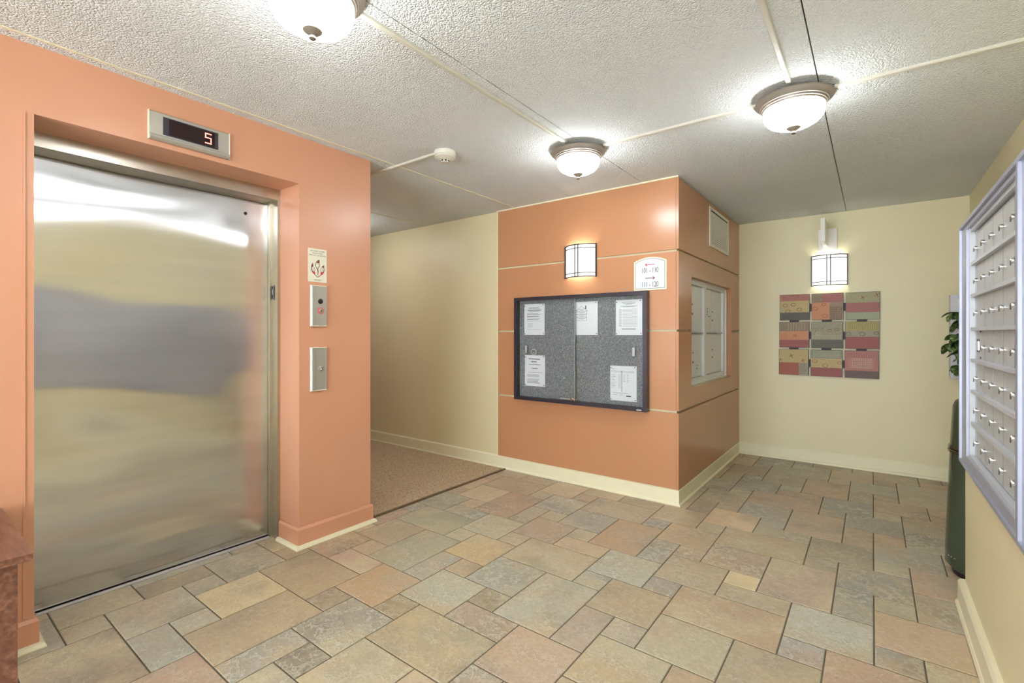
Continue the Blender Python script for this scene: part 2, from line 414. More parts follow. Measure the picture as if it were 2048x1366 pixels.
FIX = {(3, 8): ((158, 152, 128), .35), (1, 7): ((152, 148, 136), 1.0), (0, 9): ((178, 150, 118), .1), (2, 10): ((178, 178, 158), .7), (6, 9): ((184, 164, 142), .3),
       (5, 11): ((164, 164, 148), .4), (3, 14): ((174, 166, 140), .1), (7, 13): ((176, 164, 136), .6), (2, 9): ((134, 120, 98), .5), (4, 10): ((168, 154, 134), .9),
       (4, 11): ((146, 136, 110), .4), (3, 12): ((156, 158, 146), .8), (7, 11): ((166, 154, 140), .3), (8, 12): ((158, 150, 138), .2), (5, 17): ((172, 148, 120), .1),
       (6, 15): ((168, 170, 160), 1.0), (6, 14): ((160, 160, 148), 1.0), (8, 18): ((188, 172, 144), 1.0), (8, 15): ((160, 156, 144), .9), (9, 14): ((166, 146, 122), .2),
       (9, 18): ((176, 160, 138), .8), (11, 17): ((176, 158, 140), .3), (9, 20): ((172, 156, 128), .2), (3, 17): ((168, 140, 108), .9), 
       (8, 22): ((206, 184, 152), .1), (12, 14): ((166, 164, 160), .6), (6, 10): ((176, 156, 138), .6), (-3, 8): ((160, 146, 120), .1), (-2, 7): ((166, 166, 150), 1.0),
       (-3, 11): ((168, 142, 122), .3), (1, 13): ((184, 160, 120), .2), (-1, 11): ((158, 156, 134), .2), (10, 12): ((190, 166, 132), .3), (8, 9): ((176, 160, 132), .2),
       (0, 15): ((174, 168, 142), .3), (2, 16): ((172, 156, 134), .2), (-3, 14): ((160, 160, 138), .1), (-3, 6): ((206, 190, 150), .35), (-5, 7): ((172, 168, 146), .9), (-1, 5): ((166, 150, 124), .15), (-4, 4): ((178, 172, 150), .6), (-2, 4): ((168, 170, 158), .9), (-2, 5): ((176, 174, 158), .9), (1, 5): ((162, 162, 152), .7), (2, 6): ((138, 130, 116), 1.0), (-5, 5): ((150, 138, 118), .1), (-4, 6): ((170, 166, 152), .5), (-4, 3): ((172, 158, 134), .2), (-2, 10): ((182, 156, 138), .3), (-4, 10): ((170, 148, 122), .3), (3, 6): ((190, 180, 150), .5), (12, 15): ((178, 180, 168), .7), (10, 17): ((208, 190, 150), .3), (14, 16): ((182, 160, 136), .2), (-6, 9): ((204, 190, 150), .3), (-5, 12): ((140, 142, 128), 1.0)}
def visible(x, y):
    s_, c_ = math.sin(YAW), math.cos(YAW); d = -s_ * x + c_ * y; r = c_ * x + s_ * y
    return d > 0.15 and abs(r / d) < 1.10 and HC / d < (1366 - 668 + 25) / FPX
rest = bmesh.new(); shared = {}
for ci in range(-7, 5):
    for cj in range(-5, 8):
        for (a, b, w_, h_) in CELL:
            i, j = ci * 6 + a, cj * 6 + b
            r = (X0 + i * TX, X0 + (i + w_) * TX, j * TY, (j + h_) * TY)
            ps = []
            for g in REG:
                q = (max(r[0], g[0]), min(r[1], g[1]), max(r[2], g[2]), min(r[3], g[3]))
                if q[1] - q[0] > 0.008 and q[3] - q[2] > 0.008: ps.append(q)
            if not ps: continue
            q = (min(p[0] for p in ps), max(p[1] for p in ps), min(p[2] for p in ps), max(p[3] for p in ps))
            g_ = 0.0030
            key = (round(q[1] - q[0], 4), round(q[3] - q[2], 4)); cx, cy = (q[0] + q[1]) / 2, (q[2] + q[3]) / 2
            lx, ly = key[0] / 2 - g_, key[1] / 2 - g_
            if lx < 0.002 or ly < 0.002: continue
            if not any(visible(x, y) for x in (q[0], cx, q[1]) for y in (q[2], cy, q[3])):
                box(rest, cx - lx, cx + lx, cy - ly, cy + ly, -0.004, 0.0); continue
            if key not in shared:
                bm = bmesh.new(); bb = min(0.003, lx * .4, ly * .4)
                lo = [bm.verts.new((sx * lx, sy * ly, -0.004)) for sx, sy in ((-1, -1), (1, -1), (1, 1), (-1, 1))]
                mi = [bm.verts.new((sx * lx, sy * ly, -0.0016)) for sx, sy in ((-1, -1), (1, -1), (1, 1), (-1, 1))]
                hi = [bm.verts.new((sx * (lx - bb), sy * (ly - bb), 0.0)) for sx, sy in ((-1, -1), (1, -1), (1, 1), (-1, 1))]
                for A, B in ((lo, mi), (mi, hi)):
                    for k in range(4): bm.faces.new((A[k], A[(k + 1) % 4], B[(k + 1) % 4], B[k]))
                bm.faces.new(hi); bm.faces.new(lo[::-1])
                me = bpy.data.meshes.new('tile'); bm.to_mesh(me); bm.free(); me.materials.append(tile_m); shared[key] = me
            o = bpy.data.objects.new('tile', shared[key]); COL.objects.link(o); W[o.name] = V((cx, cy, 0))
            o.parent = floor; o.location = V((cx, cy, rnd.uniform(0, 0.0005))) - wl(floor)
            c_, al = FIX.get((i, j), rnd.choice(PAL)); jt = rnd.uniform(-7, 7); c_ = [a * .86 + b * .14 for a, b in zip(c_, (176, 156, 122))]; k3 = srgb(c_[0] + jt + 8, c_[1] + jt + 7, c_[2] + jt * .8 + 6)
            o.color = (k3[0], k3[1], k3[2], al)
o = put('tile_field', rest, tile_m, floor, kind='stuff'); o.color = (*srgb(168, 158, 138)[:3], .4)

carpet = bx('carpet', (XW, -2.765, 2.0, YK, -0.002, 0.006), carpet_m); tag(carpet, 'brown speckled corridor carpet beyond the lift wall', 'carpet')
bx('trim_3', (-2.765, -2.745, 2.0, YK - 0.01, -0.003, 0.009), strip_m, kind=ST, bevel=0.003)

# skirting
BB = [(0, 0), (0.014, 0), (0.014, 0.108), (0.006, 0.122), (0, 0.122)]
BS = [(0, 0), (0.032, 0), (0.032, 0.006), (0.026, 0.018), (0.014, 0.022), (0, 0.022)]
def base(name, path, side, mat=cream_trim, shoe=True, prof=BB):
    o = sweep(name, path, prof, mat, None, side, ST)
    if shoe: sweep('shoe_moulding', path, [(d + 0.001, z) for d, z in BS], cream_trim, o, side)
    return o
base('baseboard_back', [(XR, YB), (XK + 0.02, YB)], 1)
KB = [(0, 0), (0.034, 0), (0.034, 0.008), (0.024, 0.02), (0.022, 0.108), (0.012, 0.118), (0, 0.118)]
base('baseboard_center', [(XW, YK), (XK, YK), (XK, YB)], -1, shoe=False, prof=KB)
base('baseboard_left', [(-2.925, 1.497), (XL, 1.497), (XL, 2.0), (-2.95, 2.0)], -1, orange_paint)
base('baseboard_left', [(XL, YF), (XL, 0.377), (-2.93, 0.377)], -1, orange_paint)
base('baseboard_right', [(XM, YF), (XM, YM), (XR, YM)], 1, prof=[(0, 0), (0.024, 0), (0.024, 0.108), (0.016, 0.122), (0, 0.122)])
base('baseboard_alcove', [(XR, YM), (XR, YB)], 1)

# ------------------------------------------------------------ lift door
dr = empty('door_1', (XD, 0.95, 0), 'brushed stainless steel lift door in a steel frame', kind=ST)
bx('door_leaf', (XD - 0.03, XD, 0.36, 1.474, 0.012, 2.12), steel, dr)
boxes('door_frame', [(-3.05, -2.93, 1.48, 1.499, 0, 2.161), (-3.05, -2.93, 0.375, 0.39, 0, 2.161), (-3.05, -2.93, 0.39, 1.48, 2.100, 2.161)], steel_frame, dr, bevel=0.0015)
bx('frame_return', (-3.028, -3.0, 1.468, 1.481, 0.004, 2.1), steel_frame, dr)
bx('header_lip', (-2.96, -2.928, 0.39, 1.48, 2.095, 2.104), steel_frame, dr, 0.002)
bx('sill', (-3.026, -3.002, 0.38, 1.482, -0.002, 0.004), sill_m, dr)
disc('key_hole', (XD, 1.335, 2.0), 0.009, 0.004, '+x', dark_gap, dr)
pl = bx('floor_plate', (-3.026, -2.968, 1.4765, 1.48, 1.483, 1.573), black, dr, 0.001, label='black floor number plate with a star and a raised 1')
star = []
cxs, czs = 0.0, 0.0
for k in range(5):
    a = PI / 2 + k * 2 * PI / 5
    pt = lambda r_, an: (r_ * math.cos(an), r_ * math.sin(an))
    star.append([(0, 0), pt(.0055, a - PI / 5), pt(.014, a), pt(.0055, a + PI / 5)])
flat('star_mark', star, (-3.009, 1.4765, 1.53), '-y', sign_white, pl)
text('number_mark', '1', 0.052, (-2.984, 1.4765, 1.53), '-y', sign_white, pl)
boxes('plate_border', [(-3.024, -2.970, 1.4758, 1.4765, 1.569, 1.571), (-3.024, -2.970, 1.4758, 1.4765, 1.485, 1.487), (-3.024, -3.022, 1.4758, 1.4765, 1.487, 1.569), (-2.972, -2.970, 1.4758, 1.4765, 1.487, 1.569)], sign_white, pl)

# floor indicator above the door
di = empty('floor_indicator', (XL, 0.933, 2.25), 'brushed metal lift display above the door showing a red number 5', 'display')
bm = bmesh.new()
pr = [(0, 2.186), (0.018, 2.186), (0.026, 2.196), (0.024, 2.208), (0.012, 2.214), (0.012, 2.318), (0.008, 2.322), (0, 2.322)]
a = [bm.verts.new((XL + d, 0.760, z)) for d, z in pr]; b = [bm.verts.new((XL + d, 1.106, z)) for d, z in pr]
for k in range(len(pr)): bm.faces.new((a[k], a[(k + 1) % len(pr)], b[(k + 1) % len(pr)], b[k]))
bm.faces.new(a[::-1]); bm.faces.new(b)
put('housing', bm, nickel, di)
bx('bezel', (XL + 0.012, XL + 0.0145, 0.814, 1.054, 2.220, 2.305), gunmetal, di, 0.001)
sc = bx('screen', (XL + 0.0145, XL + 0.016, 0.838, 1.036, 2.225, 2.300), screen_m, di)
dots = []
G5 = ['11111', '10000', '11110', '00001', '00001', '10001', '01110']
G5 = ['11111', '10000', '10000', '11111', '00001', '00001', '00001', '11111']
for r_, row in enumerate(G5):
    for c_, ch in enumerate(row):
        if ch == '1': dots.append(rect(c_ * .0062, c_ * .0062 + .005, -r_ * .0068 - .005, -r_ * .0068))
flat('digit', dots, (XL + 0.016, 0.992, 2.289), '+x', led_m, sc, 0.0005)
bx('end_strip', (XL, XL + 0.014, 0.756, 0.760, 2.186, 2.322), sign_m, di); bx('end_strip', (XL, XL + 0.014, 1.106, 1.110, 2.186, 2.322), sign_m, di)

# fire notice
fs = bx('fire_sign', (XL, XL + 0.002, 1.553, 1.675, 1.587, 1.79), sign_m); tag(fs, 'cream fire notice with three red flames above the lift key switch', 'sign')
so = (XL + 0.002, 1.614, 1.587)
for s_, v_, sz in (('IN CASE OF FIRE', .188, .0125), ('ELEVATORS', .175, .0125), ('ARE OUT OF SERVICE', .162, .0115), ('USE EXIT', .012, .0125)):
    text('lettering', s_, sz, (so[0], so[1], so[2] + v_), '+x', ink_dark, fs, h=0.0004)
def bez(p0, p1, p2, n=8): return [((1 - t) ** 2 * p0[0] + 2 * t * (1 - t) * p1[0] + t * t * p2[0], (1 - t) ** 2 * p0[1] + 2 * t * (1 - t) * p1[1] + t * t * p2[1]) for t in [k / n for k in range(n + 1)]]
def stroke(pts, t0, t1): return [seg(*p, *q, t0 + (t1 - t0) * i / len(pts)) for i, (p, q) in enumerate(zip(pts, pts[1:]))]
fl = []
fl += stroke(bez((-.030, .115), (-.062, .075), (0, .030)), .002, .004)
fl += stroke(bez((.042, .108), (.052, .055), (0, .030)), .002, .004)
fl += stroke(bez((.010, .138), (-.032, .112), (.0, .078)), .002, .004) + stroke(bez((.010, .138), (.018, .105), (.0, .078)), .002, .003)
fl += stroke(bez((0, .078), (.006, .06), (0, .042)), .007, .002)
fl += [[(.010, .138), (-.010, .118), (.010, .116)], [(.042, .108), (.024, .094), (.044, .092)], [(-.030, .115), (-.044, .088), (-.028, .092)]]
flat('flame_outline', fl, so, '+x', maroon_ink, fs, 0.0005)
for q_ in ([(-.040, .064), (-.018, .062), (-.016, .044), (-.026, .048)], [(.020, .064), (.044, .066), (.034, .050), (.020, .042)]): flat('flame_fill', [q_], so, '+x', red_ink, fs, 0.0006)
flat('dial_marks', ringp(-.030, .076, .014, .014, .0015) + ringp(.032, .077, .014, .014, .0015) + ringp(.0, .100, .014, .014, .0015) + [seg(-.035, .082, -.025, .070, .002), seg(.028, .082, .037, .072, .002)], so, '+x', ink_dark, fs, 0.0009)

# call stations
def plate(name, z0, z1, label):
    r = empty(name, (XL, 1.6155, (z0 + z1) / 2), label, 'control panel')
    bm = bmesh.new(); pr = [(1.563, 0), (1.563, .008), (1.570, .018), (1.586, .018), (1.590, .012), (1.662, .012), (1.662, .015), (1.668, .015), (1.668, 0)]
    a = [bm.verts.new((XL + d, y, z0)) for y, d in pr]; b = [bm.verts.new((XL + d, y, z1)) for y, d in pr]
    for k in range(len(pr)): bm.faces.new((a[k], a[(k + 1) % len(pr)], b[(k + 1) % len(pr)], b[k]))
    bm.faces.new(a[::-1]); bm.faces.new(b); put('cover_plate', bm, nickel, r)
    bx('end_cap', (XL, XL + 0.0165, 1.564, 1.667, z0 - 0.004, z0), sign_m, r, 0.001); bx('end_cap', (XL, XL + 0.0165, 1.564, 1.667, z1, z1 + 0.004), sign_m, r, 0.001)
    return r
p1 = plate('key_switch_panel', 1.321, 1.562, 'upper brushed metal panel beside the lift with black disc and red ringed key lock')
disc('indicator_disc', (XL + 0.012, 1.627, 1.470), 0.0155, 0.004, '+x', black, p1)
kl = disc('lock_ring', (XL + 0.012, 1.627, 1.412), 0.021, 0.002, '+x', pinkred, p1, 24)
disc('lock_barrel', (XL + 0.014, 1.627, 1.412), 0.012, 0.008, '+x', chrome, p1); bx('key_slot', (XL + 0.022, XL + 0.0225, 1.625, 1.629, 1.405, 1.419), black, kl)
p2 = plate('call_button_panel', 0.929, 1.185, 'lower brushed metal lift call panel with one round button')
bt = disc('call_button', (XL + 0.012, 1.627, 1.057), 0.019, 0.004, '+x', nickel, p2, 24)
disc('button_face', (XL + 0.016, 1.627, 1.057), 0.013, 0.004, '+x', chrome, bt, 24)
flat('arrow_mark', [[(-.006, -.005), (.006, -.005), (0, .006)]], (XL + 0.020, 1.627, 1.057), '+x', sign_white, bt, 0.0004)

# ------------------------------------------------------------ ceiling lights
def make_ceiling_light():
    r = empty('ceiling_light', (0, 0, CH), 'x', 'ceiling light')
    bm = bmesh.new(); lathe(bm, [(0.0, 2.4398), (0.118, 2.4398), (0.135, 2.432), (0.168, 2.418), (0.170, 2.412), (0.166, 2.408), (0.152, 2.398), (0.148, 2.390), (0.143, 2.388), (0.141, 2.381), (0.137, 2.379), (0.134, 2.372), (0.124, 2.372), (0.0, 2.39)], seg=48)
    put('metal_pan', bm, bronze, r, 30)
    bm = bmesh.new(); lathe(bm, [(0.126, 2.376), (0.133, 2.366), (0.134, 2.350), (0.127, 2.328), (0.110, 2.308), (0.082, 2.292), (0.045, 2.284), (0, 2.282)], seg=48)
    put('glass_bowl', bm, glass_lamp, r, 60)
    bm = bmesh.new(); lathe(bm, [(0, 2.285), (0.032, 2.2845), (0.031, 2.279), (0.016, 2.268), (0.008, 2.264), (0.012, 2.260), (0.012, 2.254), (0.006, 2.249), (0, 2.248)], seg=20)
    put('finial', bm, bronze, r, 40); return r
L0 = make_ceiling_light()
spots = [(-1.490, 0.870, 'ceiling light with bronze rim and glass bowl nearest the camera, cut by the frame top'),
         (-1.487, 2.665, 'ceiling light with bronze rim and glass bowl in front of the orange panelled corner'),
         (-0.309, 2.700, 'rightmost ceiling light with bronze rim, where three cable ducts meet'),
         (-0.309, 0.870, 'ceiling light with bronze rim out of view above the mailboxes'),
         (-1.490, -1.500, 'added unseen ceiling light with bronze rim behind the camera, lift side'),  # unseen, added to lift the overall brightness
         (-4.35, 2.750, 'added unseen ceiling light with bronze rim down the corridor behind the lift wall')]  # unseen, added to brighten the corridor
for i, (x, y, lb) in enumerate(spots):
    o = L0 if i == 0 else dup(L0, (x - spots[0][0], y - spots[0][1], 0))
    if i == 0: o.location = (x, y, CH); W[o.name] = V((x, y, CH))
    o['label'] = lb; o['group'] = 'bronze rimmed ceiling lights'
def duct(path, label, wd=0.019, hh=0.013):
    bm = bmesh.new(); (x0, y0), (x1, y1) = path
    d = V((x1 - x0, y1 - y0, 0)).normalized(); n = V((-d.y, d.x, 0)) * wd / 2
    A, B = V((x0, y0, 0)), V((x1, y1, 0)); q = []
    for P in (A, B):
        q.append([bm.verts.new(P + n * k + V((0, 0, CH - z))) for k, z in ((-1, 0), (-1, hh * .75), (-.7, hh), (.7, hh), (1, hh * .75), (1, 0))])
    for k in range(6): bm.faces.new((q[0][k], q[0][(k + 1) % 6], q[1][(k + 1) % 6], q[1][k]))
    bm.faces.new(q[0]); bm.faces.new(q[1][::-1])
    o = put('cable_duct', bm, beige_plastic); tag(o, label, 'cable duct', 'cable ducts on the ceiling')
duct([(-1.489, 1.035), (-1.487, 2.505)], 'cream ceiling duct joining the nearest light to the one by the orange corner', 0.024)
duct([(-1.320, 2.690), (-0.476, 2.702)], 'cream ceiling duct running between the two far ceiling lights', 0.024)
duct([(-0.142, 2.712), (0.640, 2.735)], 'cream ceiling duct from the rightmost light to the right wall', 0.024)
duct([(-0.312, 1.035), (-0.309, 2.536)], 'cream ceiling duct from the rightmost light to the frame top', 0.022)
duct([(-2.255, 2.165), (-4.8, 2.165)], 'cream ceiling duct from the smoke detector over the corridor', 0.022)
sd = empty('smoke_detector', (-2.196, 2.192, CH), 'round cream smoke detector on the ceiling near the lift wall corner', 'smoke detector')
bm = bmesh.new(); lathe(bm, [(0, CH - .0002), (0.070, CH - .0002), (0.070, 2.415), (0.068, 2.412), (0, 2.412)], (-2.196, 2.192, 0), 32); put('mounting_base', bm, beige_plastic, sd, 40)
bm = bmesh.new(); lathe(bm, [(0.064, 2.412), (0.066, 2.402), (0.050, 2.392), (0.030, 2.386), (0.026, 2.372), (0, 2.372)], (-2.196, 2.192, 0), 32); put('head', bm, beige_plastic, sd, 40)
for k in range(8):
    a = k * PI / 4 + .2; c_, s_ = math.cos(a), math.sin(a)
    bm = bmesh.new(); box(bm, -0.0008, 0.0008, -0.0075, 0.0075, 2.376, 2.3845)
    bmesh.ops.transform(bm, matrix=Matrix.Translation((-2.196 + .0285 * c_, 2.192 + .0285 * s_, 0)) @ Matrix.Rotation(a, 4, 'Z'), verts=bm.verts[:])
    put('slot', bm, black, sd)

# ------------------------------------------------------------ wall lamps
def sconce(x, y, z0, z1, label, wd=0.29, dp=0.075):
    r = empty('wall_lamp', (x, y, (z0 + z1) / 2), label, 'wall lamp', 'curved bronze barred wall lamps')
    Rr = (wd * wd / 4 + dp * dp) / (2 * dp); a0 = math.asin(wd / 2 / Rr); n = 20
    def arc(off=0, n=n, f0=-1, f1=1): return [(x + (Rr + off) * math.sin(a0 * (f0 + (f1 - f0) * k / n)), y + (Rr - dp) - (Rr + off) * math.cos(a0 * (f0 + (f1 - f0) * k / n)) ) for k in range(n + 1)]
    def band(name, off0, off1, za, zb, mat, f0=-1, f1=1, nn=n):
        A, B = arc(off0, nn, f0, f1), arc(off1, nn, f0, f1); bm = bmesh.new()
        q = [[bm.verts.new((px, py, z)) for (px, py) in L for z in (za, zb)] for L in (A, B)]
        m_ = nn
        for k in range(m_):
            a1, a2, b1, b2 = 2 * k, 2 * k + 2, 2 * k, 2 * k + 2
            bm.faces.new((q[0][a1], q[0][a2], q[0][a2 + 1], q[0][a1 + 1])); bm.faces.new((q[1][a1], q[1][a1 + 1], q[1][a2 + 1], q[1][a2]))
            bm.faces.new((q[0][a1], q[1][a1], q[1][a2], q[0][a2])); bm.faces.new((q[0][a1 + 1], q[0][a2 + 1], q[1][a2 + 1], q[1][a1 + 1]))
        bm.faces.new((q[0][0], q[0][1], q[1][1], q[1][0])); bm.faces.new((q[0][-2], q[1][-2], q[1][-1], q[0][-1]))
        return put(name, bm, mat, r, 40)
    band('diffuser', -0.006, -0.003, z0 + 0.004, z1 - 0.004, glass_sconce, -.96, .96)
    bm = bmesh.new(); tube(bm, [(x, y - .035, z0 + .07), (x, y - .035, z1 - .05)], .014, 12); put('bulb', bm, bulb_m, r, 60)
    H = z1 - z0
    band('rail', -0.003, 0.003, z0, z0 + 0.008, iron); band('rail', -0.004, 0.004, z1 - 0.009, z1, iron)
    band('bar', -0.002, 0.002, z0 + H * .11, z0 + H * .11 + 0.007, iron); band('bar', -0.002, 0.002, z1 - H * .11 - 0.007, z1 - H * .11, iron)
    for f in (-0.11, 0.06): band('bar', -0.002, 0.003, z0, z1, iron, f, f + 0.05, 2)
    for s_ in (-1, 1):
        bx('side_strip', (x + s_ * wd / 2 - 0.006, x + s_ * wd / 2 + 0.006, y - 0.012, y, z0, z1), iron, r)
    bx('back_plate', (x - wd / 2 + .02, x + wd / 2 - .02, y - 0.006, y, z0 + .02, z1 - .02), white_plastic, r)
sconce(-1.955, YK - 0.022, 1.742, 2.015, 'lit curved wall lamp on the orange panels above the notice board')
sconce(-0.335, YB, 1.738, 2.035, 'lit curved wall lamp on the cream back wall above the square art panels')

# ------------------------------------------------------------ direction sign
ds = empty('direction_sign', (-1.355, YK - 0.022, 1.6), 'white arched sign with arrows and unit numbers beside the notice board', 'sign')
yp = YK - 0.022
def arch(u, v0, v1, rise, n=12): return [(-u, v0), (u, v0)] + [(u - 2 * u * k / n, v1 + rise * (1 - (2 * k / n - 1) ** 2)) for k in range(n + 1)]
flat('sign_plate', [arch(.128, 0, .222, .03)], (-1.355, yp, 1.605), '-y', sign_m, ds, .006)
flat('border_line', [arch(.116, .012, .214, .028)], (-1.355, yp - .006, 1.605), '-y', ink_dark, ds, .0006)
flat('face', [arch(.1135, .0145, .2115, .028)], (-1.355, yp - .0066, 1.605), '-y', sign_white, ds, .0006)
oy = yp - .0072
text('numbers', '101 - 110', .056, (-1.355, oy, 1.605 + .150), '-y', ink_dark, ds, sx=.62)
text('numbers', '111 - 120', .056, (-1.355, oy, 1.605 + .042), '-y', ink_dark, ds, sx=.62)
arrow = lambda d, v: [seg(-.036, v, .036, v, .005), seg(d * .037, v, d * .022, v + .011, .005), seg(d * .037, v, d * .022, v - .011, .005)]
flat('left_arrow', arrow(-1, .195), (-1.355, oy, 1.605), '-y', red_ink, ds, .0006, 'red arrow pointing left')
flat('right_arrow', arrow(1, .092), (-1.355, oy, 1.605), '-y', maroon_ink, ds, .0006, 'dark red arrow pointing right')

# ------------------------------------------------------------ notice board
nb = empty('notice_board', (-1.99, yp, 1.14), 'glazed notice board with grey felt back and dark metal frame', 'notice board')
bx0, bx1, bz0, bz1 = -2.610, -1.362, 0.678, 1.598
def frame4(name, x0, x1, z0, z1, wdt, ya, yb, mat, par, bev=0.006, sg=3):
    bm = bmesh.new()
    prof = [(0, 0), (0, 1), (1, 1), (1, 0)]
    outer = [(x0, z0), (x1, z0), (x1, z1), (x0, z1)]; inner = [(x0 + wdt, z0 + wdt), (x1 - wdt, z0 + wdt), (x1 - wdt, z1 - wdt), (x0 + wdt, z1 - wdt)]
    vs = [[bm.verts.new((p[0], y, p[1])) for p in L] for L in (outer, inner) for y in (ya, yb)]
    oa, ob, ia, ib = vs
    for k in range(4):
        j = (k + 1) % 4
        bm.faces.new((oa[k], oa[j], ob[j], ob[k])); bm.faces.new((ia[k], ib[k], ib[j], ia[j]))
        bm.faces.new((ob[k], ob[j], ib[j], ib[k])); bm.faces.new((oa[k], ia[k], ia[j], oa[j]))
    put(name, bm, mat, par, 40, None, bev, sg)
frame4('frame', bx0, bx1, bz0, bz1, 0.030, yp, yp - 0.062, gunmetal, nb, 0.009)
bx('felt_back', (bx0 + .02, bx1 - .02, yp - 0.012, yp - 0.001, bz0 + .02, bz1 - .02), felt, nb)
bx('glass_door', (bx0 + .028, -1.987, yp - 0.036, yp - 0.033, bz0 + .03, bz1 - .03), pane_m, nb)
bx('glass_door', (-1.985, bx1 - .028, yp - 0.046, yp - 0.043, bz0 + .03, bz1 - .03), pane_m, nb)
bx('glass_edge', (-1.992, -1.985, yp - 0.046, yp - 0.033, bz0 + .03, bz1 - .03), plain('green_glass_edge', srgb(150, 160, 140), .2), nb)
for (hx, yy) in ((-2.49, yp - .036), (-1.468, yp - .046)):
    h_ = bx('finger_pull', (hx - .009, hx + .009, yy - .006, yy, 1.10, 1.165), silver_paint, nb, .002)
    boxes('grip_ribs', [(hx - .006, hx + .006, yy - .0075, yy - .006, 1.106 + k * .007, 1.109 + k * .007) for k in range(8)], nickel, h_)
bx('lock_bar', (-2.13, -1.985, yp - .050, yp - .046, .716, .728), nickel, nb, .001)
lk = disc('lock', (-2.008, yp - .050, .724), .014, .012, '-y', chrome, nb, 20)
disc('lock', (-1.965, yp - .048, .722), .010, .008, '-y', chrome, nb, 16)
bx('name_tag', (-1.440, -1.400, yp - .064, yp - .062, .686, .694), silver_paint, nb)
fy = yp - 0.012
PAPERS = [(-2.527, 1.262, .218, .277, 0.0, 'paper notice pinned top left on the grey felt board', 0),
          (-2.010, 1.262, .218, .277, .01, 'paper notice with a printed house outline pinned top centre', 1),
          (-1.632, 1.262, .218, .277, 0.0, 'paper notice with ruled list pinned top right on the board', 2),
          (-2.522, 0.803, .218, .277, 0.0, 'paper notice pinned bottom left below the ring of pins', 3),
          (-1.680, 0.741, .222, .277, -.01, 'paper notice with a dark vertical bar pinned bottom right', 4)]
for (px, pz, pw, ph, an, lb, kd) in PAPERS:
    pr_ = bx('paper_notice', (px, px + pw, fy - .0012, fy - .0002, pz, pz + ph), paper_m); tag(pr_, lb, 'paper', 'paper notices on the felt board')
    L = []; D = []
    cx = pw / 2
    if kd == 0:
        for k, (v, hw) in enumerate([(.245, .05), (.235, .06), (.222, .075), (.216, .07), (.208, .05)]): (D if 1 < k < 4 else L).append(rect(cx - hw, cx + hw, v, v + .003))
        for v in (.188, .180, .166, .160, .142, .136): L.append(rect(.03, .175 - (v * 37 % .03), v, v + .003))
        L += [seg(.03, .125, .185, .125, .001), seg(.03, .05, .185, .05, .001)] + [rect(.04, .09, v, v + .002) for v in (.10, .09, .08, .07)]
    elif kd == 1:
        D += [seg(.022, .120, .022, .205, .0018), seg(.118, .120, .118, .205, .0018), seg(.022, .120, .118, .120, .0018), seg(.016, .200, .070, .240, .0018), seg(.124, .200, .070, .240, .0018), rect(.105, .113, .215, .245)]
        for k in range(11): hw = .02 + .016 * ((k * 7) % 3); L.append(rect(.070 - hw, .070 + hw, .130 + k * .0085, .1325 + k * .0085))
    elif kd == 2:
        for v, hw in ((.255, .06), (.247, .05), (.239, .03), (.226, .07), (.220, .05)): L.append(rect(cx - hw, cx + hw, v, v + .0025))
        for k in range(15): L.append(rect(.028, .048, .068 + k * .0095, .0705 + k * .0095)); L.append(rect(.058, .175, .068 + k * .0095, .0695 + k * .0095))
        for v in (.050, .043): L.append(rect(.05, .165, v, v + .003))
    elif kd == 3:
        D += [rect(.04, .165, .240, .246)]; L += [rect(.07, .13, .214, .222), rect(.045, .17, .190, .194), rect(.075, .14, .155, .160), rect(.03, .19, .122, .124)]
        for v in (.100, .092, .084, .062, .054, .046, .038, .032, .026): L.append(rect(.025, .14 + (v * 53 % .03), v, v + .0025))
    else:
        D += [rect(.097, .1005, .075, .240)]
        L += [rect(.015, .035, .250, .2525)] + [rect(.012, .200, v, v + .0015) for v in (.234, .226)]
        for k in range(9): L.append(rect(.012, .03 + (k * 5 % 3) * .008, .102 + k * .0125, .104 + k * .0125)); L.append(rect(.068, .088, .102 + k * .0125, .104 + k * .0125))
        for k in range(5): L += [rect(.11, .125, .152 + k * .0125, .154 + k * .0125), rect(.14, .155, .152 + k * .0125, .154 + k * .0125)]
        L += [rect(.02, .15, .060, .062), rect(.02, .06, .045, .047), rect(.08, .11, .045, .047)]; D.append(rect(.135, .175, .036, .044))
    flat('printed_lines', L, (px, fy - .0012, pz), '-y', ink, pr_, .0003)
    if D: flat('printed_heading', D, (px, fy - .0012, pz), '-y', ink_dark, pr_, .0003)
    for (u, v) in ((.008, .010), (pw - .010, .012), (.008, ph - .018), (pw - .014, ph - .010)):
        disc('push_pin', (px + u, fy - .0012, pz + v), .0038, .006, '-y', gunmetal, pr_, 8)
rp = random.Random(4)
for k in range(11):
    a = 2 * PI * k / 10; u, v = (.028 * math.cos(a), .024 * math.sin(a)) if k < 10 else (.002, -.004)
    o = disc('push_pin', (-2.425 + u, fy, 1.108 + v), .0042, .008, '-y', white_plastic, None, 8)
    tag(o, 'tiny white push pin in the ring above the bottom left notice', 'pin', 'white pins in a ring')
for z, lb in ((1.088, 'upper of two lone white push pins left of the board middle'), (.894, 'lower of two lone white push pins left of the board middle')):
    o = disc('push_pin', (-2.106, fy, z), .005, .009, '-y', white_plastic, None, 8); tag(o, lb, 'pin')

